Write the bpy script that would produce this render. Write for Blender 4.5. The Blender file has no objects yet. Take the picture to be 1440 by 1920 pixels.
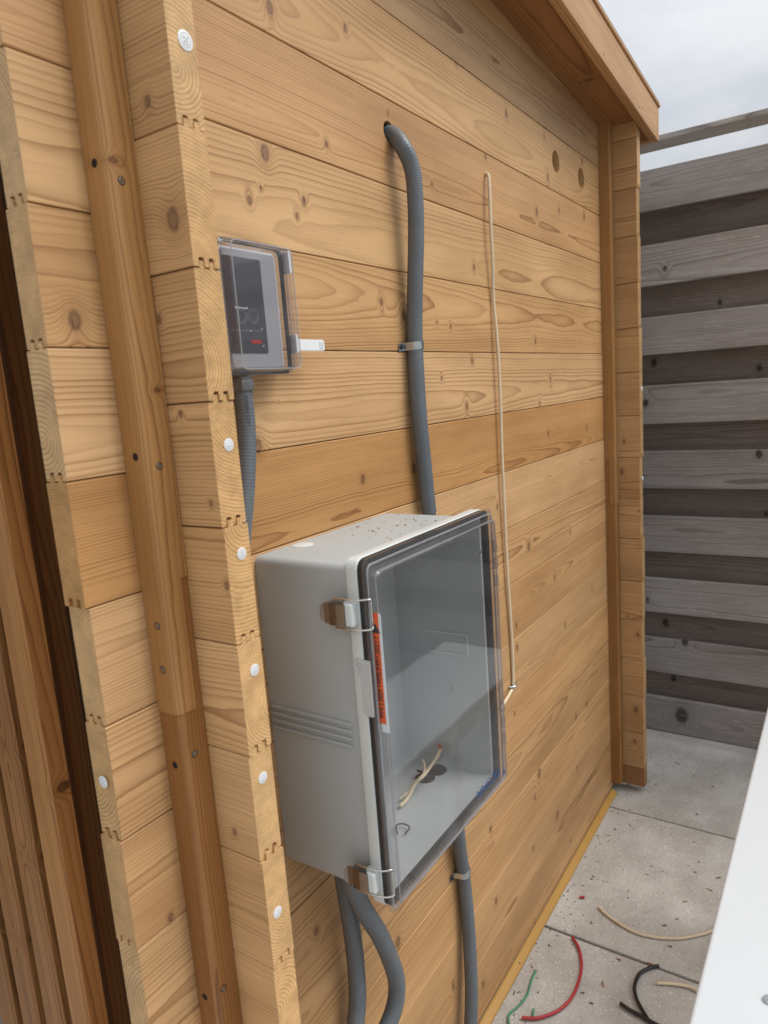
import bpy, bmesh, math, random
from mathutils import Vector, Matrix
random.seed(7)
S = bpy.context.scene
COL = S.collection

# ------------------------------------------------------------------ camera
CAM = Vector((0.0, -0.652, 1.4095))
YAW, PITCH, ROLL, FPX = 0.592671, 0.168195, 0.0745626, 1321.8
fwd = Vector((math.cos(YAW)*math.cos(PITCH), math.sin(YAW)*math.cos(PITCH), -math.sin(PITCH)))
rt0 = Vector((math.sin(YAW), -math.cos(YAW), 0)); dn0 = fwd.cross(rt0)
rt = rt0*math.cos(ROLL) + dn0*math.sin(ROLL); dn = -rt0*math.sin(ROLL) + dn0*math.cos(ROLL)
cd = bpy.data.cameras.new('camera'); cam = bpy.data.objects.new('camera', cd); COL.objects.link(cam)
m = Matrix((rt, -dn, -fwd)).transposed().to_4x4(); m.translation = CAM
cam.matrix_world = m
cd.sensor_fit = 'VERTICAL'; cd.sensor_height = 36; cd.lens = FPX/1920*36
cd.clip_start = 0.01; cd.clip_end = 500
cd.dof.use_dof = True; cd.dof.focus_distance = 1.3; cd.dof.aperture_fstop = 6.5
S.camera = cam

# ------------------------------------------------------------------ light
SUN_AZ, SUN_EL = math.radians(30), math.radians(52)      # from -Y towards +X
to_sun = Vector((math.sin(SUN_AZ)*math.cos(SUN_EL), -math.cos(SUN_AZ)*math.cos(SUN_EL), math.sin(SUN_EL)))
W = bpy.data.worlds.new('World'); S.world = W; W.use_nodes = True
ld = bpy.data.lights.new('sun', 'SUN'); ld.energy = 1.4; ld.angle = math.radians(32); ld.color = (1, .965, .91)
sun = bpy.data.objects.new('sun', ld); COL.objects.link(sun)
sun.rotation_euler = to_sun.to_track_quat('Z', 'Y').to_euler()
S.view_settings.view_transform = 'Standard'; S.view_settings.look = 'None'
S.view_settings.gamma = 1; S.view_settings.exposure = 0.86
S.render.engine = 'CYCLES'
S.cycles.max_bounces = 7; S.cycles.diffuse_bounces = 3; S.cycles.glossy_bounces = 3; S.cycles.transparent_max_bounces = 24
S.cycles.caustics_reflective = False; S.cycles.caustics_refractive = False

# ------------------------------------------------------------------ node DSL
class F:
    """a float/colour socket with arithmetic"""
    def __init__(s, nt, sock): s.nt, s.s = nt, sock
    def _m(s, op, *a, clamp=False):
        n = s.nt.nodes.new('ShaderNodeMath'); n.operation = op; n.use_clamp = clamp
        for i, v in enumerate((s,)+a):
            if isinstance(v, F): s.nt.links.new(v.s, n.inputs[i])
            else: n.inputs[i].default_value = v
        return F(s.nt, n.outputs[0])
    def __add__(s, o): return s._m('ADD', o)
    __radd__ = __add__
    def __mul__(s, o): return s._m('MULTIPLY', o)
    __rmul__ = __mul__
    def __sub__(s, o): return s._m('SUBTRACT', o)
    def __rsub__(s, o): return (s*-1)+o
    def __truediv__(s, o): return s._m('DIVIDE', o)
    def pw(s, o): return s._m('POWER', o)
    def sq(s): return s._m('MULTIPLY', s)
    def sqrt(s): return s._m('SQRT')
    def fract(s): return s._m('FRACT')
    def floor(s): return s._m('FLOOR')
    def sin(s): return s._m('SINE')
    def exp(s): return s._m('EXPONENT')
    def abs(s): return s._m('ABSOLUTE')
    def mx(s, o): return s._m('MAXIMUM', o)
    def mn(s, o): return s._m('MINIMUM', o)
    def gt(s, o): return s._m('GREATER_THAN', o)
    def clamp(s): return s._m('ADD', 0.0, clamp=True)
    def ss(s, a, b, lo=0.0, hi=1.0):
        n = s.nt.nodes.new('ShaderNodeMapRange'); n.interpolation_type = 'SMOOTHSTEP'
        s.nt.links.new(s.s, n.inputs[0])
        for i, v in enumerate((a, b, lo, hi)): n.inputs[i+1].default_value = v
        return F(s.nt, n.outputs[0])

class NT:
    def __init__(s, nt): s.nt = nt; nt.nodes.clear()
    def new(s, t): return s.nt.nodes.new(t)
    def link(s, a, b): s.nt.links.new(a.s if isinstance(a, F) else a, b)
    def put(s, v, inp):
        if isinstance(v, F): s.nt.links.new(v.s, inp)
        elif isinstance(v, (tuple, list)) and len(v) == 3 and inp.type == 'RGBA': inp.default_value = (*v, 1)
        else: inp.default_value = v
    def coord(s, out='Object'):
        n = s.new('ShaderNodeTexCoord'); return F(s.nt, n.outputs[out])
    def sep(s, v):
        n = s.new('ShaderNodeSeparateXYZ'); s.link(v, n.inputs[0]); return [F(s.nt, o) for o in n.outputs]
    def vec(s, x, y, z):
        n = s.new('ShaderNodeCombineXYZ')
        for i, v in enumerate((x, y, z)): s.put(v, n.inputs[i])
        return F(s.nt, n.outputs[0])
    def attr(s, name, kind='OBJECT', out='Fac'):
        n = s.new('ShaderNodeAttribute'); n.attribute_type = kind; n.attribute_name = name
        return F(s.nt, n.outputs[out])
    def noise(s, v, scale=1., detail=2., rough=.5, dim='3D', out=0, dist=0.):
        n = s.new('ShaderNodeTexNoise'); n.noise_dimensions = dim
        if dim == '1D': s.link(v, n.inputs['W'])
        else: s.link(v, n.inputs['Vector'])
        n.inputs['Scale'].default_value = scale; n.inputs['Detail'].default_value = detail
        n.inputs['Roughness'].default_value = rough; n.inputs['Distortion'].default_value = dist
        return F(s.nt, n.outputs[out])
    def white(s, w):
        n = s.new('ShaderNodeTexWhiteNoise'); n.noise_dimensions = '1D'; s.link(w, n.inputs['W']); return F(s.nt, n.outputs[0])
    def voro(s, v, scale, out='Distance', feat='F1', rnd=1.):
        n = s.new('ShaderNodeTexVoronoi'); n.feature = feat; s.link(v, n.inputs['Vector']); n.inputs['Scale'].default_value = scale
        n.inputs['Randomness'].default_value = rnd
        return F(s.nt, n.outputs[out])
    def mix(s, f, a, b, mode='MIX'):
        n = s.new('ShaderNodeMix'); n.data_type = 'RGBA'; n.blend_type = mode
        s.put(f, n.inputs[0]); s.put(a, n.inputs[6]); s.put(b, n.inputs[7]); return F(s.nt, n.outputs[2])
    def bump(s, h, strength=.3, dist=.001):
        n = s.new('ShaderNodeBump'); n.inputs['Strength'].default_value = strength; n.inputs['Distance'].default_value = dist
        s.link(h, n.inputs['Height']); return F(s.nt, n.outputs[0])
    def pbr(s, col, rough=.5, metal=0., spec=.5, normal=None, coat=0., sheen=0.):
        n = s.new('ShaderNodeBsdfPrincipled')
        s.put(col, n.inputs['Base Color']); s.put(rough, n.inputs['Roughness']); s.put(metal, n.inputs['Metallic'])
        n.inputs['Specular IOR Level'].default_value = spec; n.inputs['Coat Weight'].default_value = coat
        if normal: s.link(normal, n.inputs['Normal'])
        return n.outputs[0]
    def out(s, sh):
        o = s.new('ShaderNodeOutputMaterial'); s.nt.links.new(sh, o.inputs[0])

MATS = {}
def mat(name):
    m = bpy.data.materials.new(name); m.use_nodes = True; MATS[name] = m
    return m, NT(m.node_tree)

# ------------------------------------------------------------------ sky (overcast with thin cloud structure)
w = NT(W.node_tree)
sky = w.new('ShaderNodeTexSky'); sky.sky_type = 'NISHITA'; sky.sun_disc = False
sky.sun_elevation = SUN_EL; sky.sun_rotation = math.atan2(to_sun.x, to_sun.y)
sky.dust_density = 3; sky.air_density = 1
d = w.coord('Generated'); dx, dy, dz = w.sep(d)
k = (dz.mx(0.0)+.22)
cv = w.vec(dx/k, dy/k, 0.0)
c1 = w.noise(cv, 1.1, 6, .55, dist=.4); c2 = w.noise(cv, 3.2, 5, .6)
cl = (c1*.7+c2*.3).ss(.36, .66)
cc = w.mix(cl, (6.6, 7.0, 7.5), (8.9, 9.0, 9.15))
zen = dz.mx(0.0)*1.0+.57                                   # overcast skies brighten towards the zenith
cc = w.mix(1.0, cc, w.vec(zen, zen, zen), 'MULTIPLY')
col = w.mix(.9, F(w.nt, sky.outputs[0]), cc)
bg = w.new('ShaderNodeBackground'); w.link(col, bg.inputs[0]); bg.inputs[1].default_value = .062
wo = w.new('ShaderNodeOutputWorld'); w.nt.links.new(bg.outputs[0], wo.inputs[0])

# ------------------------------------------------------------------ materials
NK = 7
def wood_mat(name, early, late, knot, end_a, end_b, contrast=.75, rough=.5, weather=0.):
    m, n = mat(name)
    P = n.coord('Object'); x, y, z = n.sep(P)
    seed = n.attr('seed'); ring = n.attr('ring').mx(.0015)
    py, pz, tilt = n.sep(n.attr('pith', out='Vector'))
    s7 = seed*7.31
    # the pith wanders along the board; rings are shells around it
    wob = n.noise(n.vec(x*1.3+s7, s7, 0.0), 1.0, 2, .5, out=0)-.5
    wob2 = n.noise(n.vec(x*1.1, s7+5.2, 3.1), 1.0, 2, .5)-.5
    cy = py + x*tilt + wob*.032
    cz = pz + wob2*.024
    warp = n.noise(n.vec(x*3.2+s7, y*18.0, z*18.0), 1.0, 3, .5)-.5
    warp2 = n.noise(n.vec(x*30.0+s7, y*90.0, z*90.0), 1.0, 2, .5)-.5
    r = ((y-cy).sq()+(z-cz).sq()).sqrt() + warp*.006 + warp2*.0008
    kmask = None; kring = None; halo = None
    jit = (n.noise(n.vec(x*45.0, z*45.0, s7), 1.0, 2, .5)-.5)*.5
    for i in range(NK):
        kx, kz, kr = n.sep(n.attr('knot%d' % i, out='Vector'))
        dd = (((x-kx)*1.0).sq()+((z-kz)*.7).sq()).sqrt()/(kr+1e-5) + jit
        e = (dd.sq()*-.30).exp()
        r = r + e*kr*1.5
        mk = dd.ss(1.15, .55)
        hl = dd.ss(2.6, .8)
        kmask = mk if kmask is None else kmask.mx(mk)
        halo = hl if halo is None else halo.mx(hl)
        kring = dd*mk if kring is None else kring+dd*mk
    q = r/ring
    t = q.fract(); idx = q.floor()
    amp = n.white(idx+seed*13.0)*.75+.3
    lat = t.pw(3.2)*t.ss(1.0, .93)*amp*1.15
    fib = n.noise(n.vec(x*11.0, y*620.0, z*620.0), 1.0, 3, .65)
    blot = n.noise(n.vec(x*2.5+s7, y*9.0, z*9.0), 1.0, 3, .55)
    c = n.mix((lat*contrast).clamp(), early, late)
    c = n.mix(1.0, c, n.vec(*[(fib-.5)*.42+1.0]*3), 'MULTIPLY')
    bl = (blot-.5)*.7+1.0
    c = n.mix(1.0, c, n.vec(bl, (blot-.5)*.85+1.0, (blot-.5)*1.05+1.0), 'MULTIPLY')
    c = n.mix(halo*.25, c, late)
    kn_ = n.noise(n.vec(x*260.0, z*90.0, s7), 1.0, 3, .6)
    kc = n.mix(kring.ss(.35, .85), tuple(v*1.35 for v in knot), tuple(v*.5 for v in knot))
    kc = n.mix(kn_.ss(.56, .66)*.8, kc, tuple(v*.12 for v in knot))
    c = n.mix(kmask*.9, c, kc)
    if weather:
        fl = n.noise(n.vec(x*16.0+s7, y*300.0, z*300.0), 1.0, 3, .6)
        st = n.noise(n.vec(x*3.0+s7, y*30.0, z*60.0), 1.0, 3, .6)
        c = n.mix(fl.ss(.58, .74)*weather*.6, c, (.58, .56, .54))
        c = n.mix(st.ss(.55, .8)*.45, c, (.20, .145, .105))
        c = n.mix(st.ss(.45, .2)*.5, c, (.34, .335, .335))
    # end grain
    nx, ny, nz = n.sep(n.coord('Normal'))
    endm = nx.abs().ss(.6, .8)
    speck = n.noise(P, 900.0, 2, .6); saw = n.noise(n.vec(y*60.0, z*700.0, s7), 1.0, 2, .5)
    le = t.ss(.45, .85)*t.ss(1.0, .9)*(amp*.6+.4)
    ray = n.noise(n.vec(z*40.0, y*40.0, s7), 1.0, 3, .6)
    ec = n.mix((le*.8).clamp(), end_a, end_b)
    eb = (speck-.5)*.6+(saw-.5)*.4+(ray-.5)*.8+1.0
    ec = n.mix(1.0, ec, n.vec(eb, eb, eb), 'MULTIPLY')
    c = n.mix(endm, c, ec)
    c = n.mix(1.0, c, n.attr('tone', out='Vector'), 'MULTIPLY')
    h = fib
    nb = n.bump(h, .22 if not weather else .45, .0012)
    n.out(n.pbr(c, (fib-.5)*.2+rough, spec=.35, normal=nb))
    return m
WOOD = wood_mat('pine_cladding', (.565, .340, .158), (.25, .112, .040), (.185, .098, .05), (.575, .36, .165), (.31, .165, .065), .95, .5)
BATT = wood_mat('oiled_batten', (.42, .228, .086), (.20, .085, .026), (.14, .06, .02), (.45, .29, .12), (.3, .17, .06), 1.15, .45)
SLAT = wood_mat('brown_slat', (.42, .21, .075), (.17, .07, .022), (.09, .036, .012), (.3, .2, .1), (.2, .12, .05), 1.1, .5)
GREY = wood_mat('weathered_board', (.30, .28, .27), (.16, .145, .138), (.03, .024, .022), (.15, .14, .135), (.08, .07, .07), 1.1, .8, weather=1.)

def plain(name, col, rough=.5, metal=0., spec=.5, var=.0, vs=40., bumpy=0., bs=300.):
    m, n = mat(name); c = col; nb = None
    P = n.coord('Object')
    if var:
        f = n.noise(P, vs, 4, .6)
        f = (f-.5)*2*var+1.0
        c = n.mix(1.0, col, n.vec(f, f, f), 'MULTIPLY')
    if bumpy: nb = n.bump(n.noise(P, bs, 3, .6), bumpy, .001)
    n.out(n.pbr(c, rough, metal, spec, nb)); return m
m, n = mat('box_grey'); P = n.coord('Object')
du = n.noise(P, 16., 6, .7); sc_ = n.noise(P, 55., 5, .75); f = (n.noise(P, 9., 3, .5)-.5)*.12+1.0
c = n.mix(1.0, (.43, .465, .47), n.vec(f, f, f), 'MULTIPLY')
c = n.mix(du.ss(.55, .8)*.22, c, (.40, .37, .33)); c = n.mix(sc_.ss(.66, .74)*.5, c, (.3, .31, .31))
n.out(n.pbr(c, (du-.5)*.3+.45, normal=n.bump(n.noise(P, 900., 2, .5), .06, .001)))
plain('box_rim', (.66, .71, .705), .38, var=.03, vs=20)
plain('latch_steel', (.27, .235, .21), .34, 1., var=.1, vs=60)
plain('rubber', (.018, .018, .02), .45)
plain('steel', (.62, .6, .57), .22, 1., var=.08, vs=60)
plain('zinc', (.55, .6, .62), .32, 1., var=.15, vs=120, bumpy=.1, bs=500)
plain('screw', (.35, .33, .3), .35, 1.)
plain('hole_dark', (.012, .009, .007), .9)
plain('white_plastic', (.78, .8, .82), .4, var=.03)
plain('grey_plastic', (.40, .40, .42), .5, var=.05)
plain('screen', (.055, .06, .075), .22, spec=.6, var=.2, vs=30)  # base lifted to grey-blue, painting in reflections on the display
plain('print_grey', (.35, .37, .4), .6)
plain('print_dark', (.05, .045, .05), .6)
plain('print_blue', (.03, .10, .28), .5)
plain('red_led', (.55, .02, .015), .4)
plain('orange_label', (.72, .12, .03), .5, var=.12, vs=160)
plain('label_white', (.66, .7, .74), .5, var=.06, vs=100)
plain('cable_beige', (.70, .58, .41), .5, var=.1, vs=60)
plain('cable_red', (.42, .03, .035), .4, var=.1, vs=60)
plain('cable_green', (.05, .24, .13), .4, var=.1, vs=60)
plain('cable_black', (.015, .014, .015), .4, var=.2, vs=90)
plain('copper', (.6, .28, .14), .3, 1.)
plain('black_frame', (.014, .014, .016), .4, var=.2)
plain('trim_pine', (.46, .255, .06), .5, var=.12, vs=25)
plain('core_brown', (.12, .07, .03), .8)
plain('roof_felt', (.10, .085, .075), .9)
plain('gland', (.14, .145, .15), .45, var=.1)
plain('wall_render', (.22, .13, .09), .85, var=.15, vs=6)

# conduit: fine ribs along its length (attribute "len")
m, n = mat('conduit')
ln = n.attr('len', 'GEOMETRY'); P = n.coord('Object')
rb = (ln*1500.0).sin()
f = (n.noise(P, 35., 4, .6)-.5)*.35+1.0
f2 = f*(rb.ss(.55, 1.0)*.28+1.0)
dust = n.noise(P, 14., 4, .65).ss(.5, .8)
c = n.mix(1.0, (.115, .132, .15), n.vec(f2, f2, f2), 'MULTIPLY')
c = n.mix(dust*.25, c, (.22, .22, .215))
n.out(n.pbr(c, .42, spec=.5, normal=n.bump(rb, .16, .0006)))

# clear plastic: thin sheet, see-through with a Fresnel gloss
def clear(name, tint, rough, glare, haze=.014):
    m, n = mat(name)
    tr = n.new('ShaderNodeBsdfTransparent'); tr.inputs[0].default_value = (*tint, 1)
    gl = n.new('ShaderNodeBsdfGlossy'); gl.inputs[0].default_value = (glare, glare, glare, 1); gl.inputs['Roughness'].default_value = rough
    lw = n.new('ShaderNodeLayerWeight'); lw.inputs[0].default_value = .5
    fr = F(n.nt, lw.outputs['Facing']).pw(5.0)*.96+.04            # Schlick, the same from both sides of the sheet
    P = n.coord('Object'); n.link(n.bump(n.noise(P, 30., 2, .5), .03, .002), gl.inputs['Normal'])
    df = n.new('ShaderNodeBsdfDiffuse'); df.inputs[0].default_value = (.5, .5, .52, 1)
    sm = n.noise(P, 11., 5, .7).ss(.5, .75)
    a = n.new('ShaderNodeMixShader'); n.link(sm*.06+haze, a.inputs[0])
    n.nt.links.new(tr.outputs[0], a.inputs[1]); n.nt.links.new(df.outputs[0], a.inputs[2])
    b = n.new('ShaderNodeMixShader'); n.link(fr, b.inputs[0])
    n.nt.links.new(a.outputs[0], b.inputs[1]); n.nt.links.new(gl.outputs[0], b.inputs[2])
    n.out(b.outputs[0]); return m
clear('clear_lid', (.97, .965, .965), .04, .8)
clear('clear_cover', (.94, .94, .95), .04, .95, .04)  # extra haze stands in for sky reflected over the display
clear('edge_glint', (.9, .89, .9), .08, 1.0, .5)  # diffuse haze paints the highlights along lid and cover edges
clear('clear_edge', (.82, .805, .82), .05, 1.0, .07)
plain('hasp_plastic', (.5, .51, .51), .2)

# tinted window glass
m, n = mat('tinted_glass'); n.out(n.pbr((.012, .013, .014), .03, spec=1.0))
for q in m.node_tree.nodes:
    if q.type == 'BSDF_PRINCIPLED': q.inputs['IOR'].default_value = 2.6

# concrete pavers
m, n = mat('concrete_paver')
P = n.coord('Object'); rnd = n.attr('seed'); px, pyy, pzz = n.sep(P)
Q = n.vec(px+rnd*3.7, pyy+rnd*1.9, pzz)
a = n.noise(Q, 5., 5, .6); g = n.noise(Q, 260., 3, .7); g2 = n.noise(Q, 70., 4, .7)
v1 = n.voro(Q, 170.); v2 = n.voro(Q, 240.)
v1c = n.sep(n.voro(Q, 170., 'Color')); v2c = n.sep(n.voro(Q, 240., 'Color'))
base = n.mix(a.ss(.32, .7), (.39, .365, .335), (.53, .515, .485))
fb = (g-.5)*.8+(g2-.5)*.35+1.0
base = n.mix(1.0, base, n.vec(fb, fb, fb), 'MULTIPLY')
base = n.mix(v1.ss(.42, .2)*v1c[0].ss(.72, 1.0), base, (.72, .70, .66))
base = n.mix(v2.ss(.42, .2)*v2c[0].ss(.8, 1.0)*.8, base, (.16, .14, .125))
stn = n.noise(Q, 9., 5, .7, dist=.6).ss(.60, .74)
base = n.mix(stn*.2, base, (.20, .185, .165))
tn = rnd*.2+.9
base = n.mix(1.0, base, n.vec(tn, tn, tn), 'MULTIPLY')
n.out(n.pbr(base, .85, spec=.3, normal=n.bump(g*.6+g2*.5, .5, .0015)))
m, n = mat('joint_sand'); P = n.coord('Object'); g = n.noise(P, 60., 5, .7)
n.out(n.pbr(n.mix(g, (.06, .055, .045), (.17, .16, .13)), .95, spec=.2))
# white table top, speckled with dirt
m, n = mat('white_top'); P = n.coord('Object')
v = n.voro(P, 40.); vc = n.sep(n.voro(P, 40., 'Color')); big = n.noise(P, 3., 4, .6)
c = n.mix(big, (.56, .59, .615), (.62, .645, .665))
c = n.mix(v.ss(.09, .04)*vc[0].gt(.6)*.45, c, (.4, .4, .42))
n.out(n.pbr(c, .5, spec=.4, normal=n.bump(n.noise(P, 260., 3, .6), .06, .001)))
# wood chips
m, n = mat('chip'); P = n.coord('Object'); c = n.noise(P, 60., 1, .5)
n.out(n.pbr(n.mix(c.ss(.35, .65), (.09, .045, .022), (.34, .18, .08)), .8))

# ------------------------------------------------------------------ mesh helpers
def link(name, me, material, parent=None):
    o = bpy.data.objects.new(name, me); COL.objects.link(o)
    if material and not me.materials: me.materials.append(MATS[material] if isinstance(material, str) else material)
    if parent: o.parent = parent
    return o
def empty(name, loc=(0, 0, 0)):
    o = bpy.data.objects.new(name, None); COL.objects.link(o); o.location = loc; o.empty_display_size = .05; return o
def tag(o, label, cat, group=None):
    o['label'] = label; o['category'] = cat
    if group: o['group'] = group
    return o
def me_from(bm, name='mesh', smooth=False):
    bmesh.ops.recalc_face_normals(bm, faces=bm.faces)
    me = bpy.data.meshes.new(name); bm.to_mesh(me); bm.free()
    if smooth:
        for p in me.polygons: p.use_smooth = True
    return me
def box_bm(x0, x1, y0, y1, z0, z1, bev=0., seg=1, bm=None):
    b = bmesh.new()
    bmesh.ops.create_cube(b, size=1)
    for v in b.verts:
        v.co = Vector(((x0+x1)/2+v.co.x*(x1-x0), (y0+y1)/2+v.co.y*(y1-y0), (z0+z1)/2+v.co.z*(z1-z0)))
    if bev: bmesh.ops.bevel(b, geom=list(b.edges), offset=bev, segments=seg, profile=.5, affect='EDGES')
    if bm is None: return b
    me = bpy.data.meshes.new('t'); b.to_mesh(me); b.free(); bm.from_mesh(me); bpy.data.meshes.remove(me); return bm
def box(name, x0, x1, y0, y1, z0, z1, material, parent=None, bev=0., seg=1):
    return link(name, me_from(box_bm(x0, x1, y0, y1, z0, z1, bev, seg), name), material, parent)
def rrect(x0, x1, z0, z1, r, y, n=4):
    pts = []
    for cx, cz, a0 in ((x1-r, z1-r, 0), (x0+r, z1-r, 90), (x0+r, z0+r, 180), (x1-r, z0+r, 270)):
        for k in range(n+1):
            a = math.radians(a0+90*k/n); pts.append((cx+r*math.cos(a), y, cz+r*math.sin(a)))
    return pts
def loft(name, loops, material, parent=None, caps=(True, True), smooth_deg=35):
    bm = bmesh.new(); V = [[bm.verts.new(p) for p in L] for L in loops]; N = len(loops[0])
    for a, b in zip(V, V[1:]):
        for i in range(N): bm.faces.new((a[i], a[(i+1) % N], b[(i+1) % N], b[i]))
    if caps[0]: bm.faces.new(V[0][::-1])
    if caps[1]: bm.faces.new(V[-1])
    me = me_from(bm, name)
    o = link(name, me, material, parent); shade(o, smooth_deg); return o
def shade(o, deg=35):
    me = o.data
    bm = bmesh.new(); bm.from_mesh(me); lim = math.radians(deg)
    for f in bm.faces: f.smooth = True
    for e in bm.edges:
        e.smooth = not (len(e.link_faces) == 2 and e.calc_face_angle(0) > lim)
    bm.to_mesh(me); bm.free()
def spline(pts, n=10):
    P = [Vector(p) for p in pts]; P = [P[0]*2-P[1]]+P+[P[-1]*2-P[-2]]; out = []
    for i in range(1, len(P)-2):
        a, b, c, d_ = P[i-1:i+3]
        for k in range(n):
            t = k/n
            out.append(.5*((2*b)+(c-a)*t+(2*a-5*b+4*c-d_)*t*t+(3*b-a-3*c+d_)*t**3))
    out.append(P[-2]); return out
def tube(name, pts, r, material, parent=None, seg=12, n=10, taper=None):
    path = spline(pts, n); bm = bmesh.new(); ly = bm.verts.layers.float.new('len')
    prev = None; L = 0.; up = Vector((.31, .77, .55)); first = None
    for i, p in enumerate(path):
        t = (path[min(i+1, len(path)-1)]-path[max(i-1, 0)]).normalized()
        u = (up-t*up.dot(t)).normalized(); up = u; v = t.cross(u)
        if i: L += (p-path[i-1]).length
        ringv = []
        for k in range(seg):
            a = 2*math.pi*k/seg; q = bm.verts.new(p+(u*math.cos(a)+v*math.sin(a))*r); q[ly] = L; ringv.append(q)
        if prev:
            for k in range(seg): bm.faces.new((prev[k], prev[(k+1) % seg], ringv[(k+1) % seg], ringv[k]))
        else: first = ringv
        prev = ringv
    bm.faces.new(first[::-1]); bm.faces.new(prev)
    o = link(name, me_from(bm, name), material, parent); shade(o, 50); return o
def disc(name, c, axis, r, h, material, parent=None, seg=20, inner=None):
    """short cylinder standing on c along axis, edge slightly rounded"""
    ax = Vector(axis).normalized(); u = ax.orthogonal().normalized(); v = ax.cross(u); C_ = Vector(c)
    prof = [(r*.97, 0), (r, h*.2), (r, h*.7), (r*.9, h)]
    if inner: prof += [(inner, h*.9), (inner*.9, h*.55), (inner*.5, h*.7)]
    loops = [[C_+ax*hh+(u*math.cos(2*math.pi*k/seg)+v*math.sin(2*math.pi*k/seg))*rr for k in range(seg)] for rr, hh in prof]
    return loft(name, loops, material, parent)
def props(o, seed=None, tone=(1, 1, 1), pith=None, ring=None, knots=()):
    o['seed'] = float(random.uniform(0, 50) if seed is None else seed)
    o['tone'] = [float(v) for v in tone]
    if pith is None:
        pith = (random.choice((-1, 1))*(random.uniform(.035, .11) if random.random() < .6 else random.uniform(.016, .035)), random.uniform(-.06, .06), random.uniform(-.016, .016))
    o['pith'] = [float(v) for v in pith]
    o['ring'] = float(ring or random.uniform(.0026, .0052))
    for i in range(NK):
        o['knot%d' % i] = [float(v) for v in (knots[i] if i < len(knots) else (9., 9., 0.))]
def rtone(a=.10, warm=.03):
    b = random.uniform(1-a, 1+a*.6); w_ = random.uniform(-warm, warm)
    return (b*(1+w_), b, b*(1-w_*1.5))

# ------------------------------------------------------------------ pixel rays -> positions on the real planes
def ray(px, py): return rt*((px-720)/FPX)+dn*((py-960)/FPX)+fwd
def onY(px, py, Y): d_ = ray(px, py); return CAM+d_*((Y-CAM.y)/d_.y)
def onX(px, py, X): d_ = ray(px, py); return CAM+d_*((X-CAM.x)/d_.x)
def onZ(px, py, Z): d_ = ray(px, py); return CAM+d_*((Z-CAM.z)/d_.z)

# ================================================================== ground
g = link('ground', me_from(box_bm(-60, 60, -60, 60, -.3, -.03), 'ground'), 'joint_sand'); g['kind'] = 'structure'
pm = {}
def paver_mesh(L, Wd):
    if (L, Wd) not in pm:
        pm[(L, Wd)] = me_from(box_bm(-L/2, L/2, -Wd/2, Wd/2, -.05, 0, .003, 2), 'paver'); pm[(L, Wd)].materials.append(MATS['concrete_paver'])
    return pm[(L, Wd)]
for i in range(-10, 6):
    for j in range(-6, 3):
        o = bpy.data.objects.new('paver', paver_mesh(.593, .593)); COL.objects.link(o); o.parent = g
        o.location = (1.851+.6*i, -.20+.6*j+(.0), random.uniform(-.0015, .0))
        o.rotation_euler = (random.uniform(-.002, .002), random.uniform(-.002, .002), 0)
        o['seed'] = random.random()

# ================================================================== cabin
T = .036; HT = T/2
XE2, XB0, XB1, XF0, XF1 = .409, .513, .549, 2.274, 2.310
YST = -.100
AJ = [2.289, 2.1525, 2.0165, 1.8803, 1.744, 1.6095, 1.4757, 1.344, 1.2115, 1.0805, .947, .812, .680, .548, .416, .284, .152, .016]
BJ = [2.22, 2.085, 1.948, 1.8125, 1.6785, 1.546, 1.4128, 1.2801, 1.1496, 1.0185, .8874, .746, .614, .482, .350, .218, .09, .022]
cabin = empty('sauna_cabin', (0, 0, 0))
tag(cabin, 'golden pine log cabin with crossed corner planks and an overhanging roof', 'cabin')

def profile(H, tongue=True, groove=True, b=.0011):
    h = HT; t = H/2-.0007; p = [(-h, t-b), (-h+b, t)]
    if tongue:
        for c in (-.0068, .0068): p += [(c-.0034, t), (c-.0028, t+.0075), (c+.0028, t+.0075), (c+.0034, t)]
    p += [(h-b, t), (h, t-b), (h, -t+b), (h-b, -t)]
    if groove:
        for c in (.0068, -.0068): p += [(c+.0038, -t), (c+.0036, -t+.0082), (c+.002, -t+.0094), (c-.002, -t+.0094), (c-.0036, -t+.0082), (c-.0038, -t)]
    p += [(-h+b, -t), (-h, -t+b)]
    return p
def plank_mesh(L, H, tongue=True, groove=True):
    bm = bmesh.new(); pr = profile(H, tongue, groove)
    a = [bm.verts.new((-L/2, y, z)) for y, z in pr]; b = [bm.verts.new((L/2, y, z)) for y, z in pr]; N = len(pr)
    for i in range(N): bm.faces.new((a[i], a[(i+1) % N], b[(i+1) % N], b[i]))
    bm.faces.new(a[::-1]); bm.faces.new(b)
    return me_from(bm, 'plank')
def cut(o, cyls):
    """drill real holes through a plank; cyls: (x, z, radius) in the plank's own frame"""
    bm = bmesh.new()
    for x, z, r in cyls:
        q = bmesh.ops.create_cone(bm, cap_ends=True, segments=40, radius1=r, radius2=r, depth=.2,
                                  matrix=Matrix.Translation((x, 0, z)) @ Matrix.Rotation(math.pi/2, 4, 'X'))
    c = bpy.data.objects.new('cutter', me_from(bm, 'cutter')); COL.objects.link(c)
    c.matrix_world = o.matrix_world
    md = o.modifiers.new('b', 'BOOLEAN'); md.operation = 'DIFFERENCE'; md.solver = 'EXACT'; md.object = c
    bpy.context.view_layer.update()
    me = bpy.data.meshes.new_from_object(o.evaluated_get(bpy.context.evaluated_depsgraph_get()))
    o.modifiers.clear(); o.data = me
    bpy.data.objects.remove(c)

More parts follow.
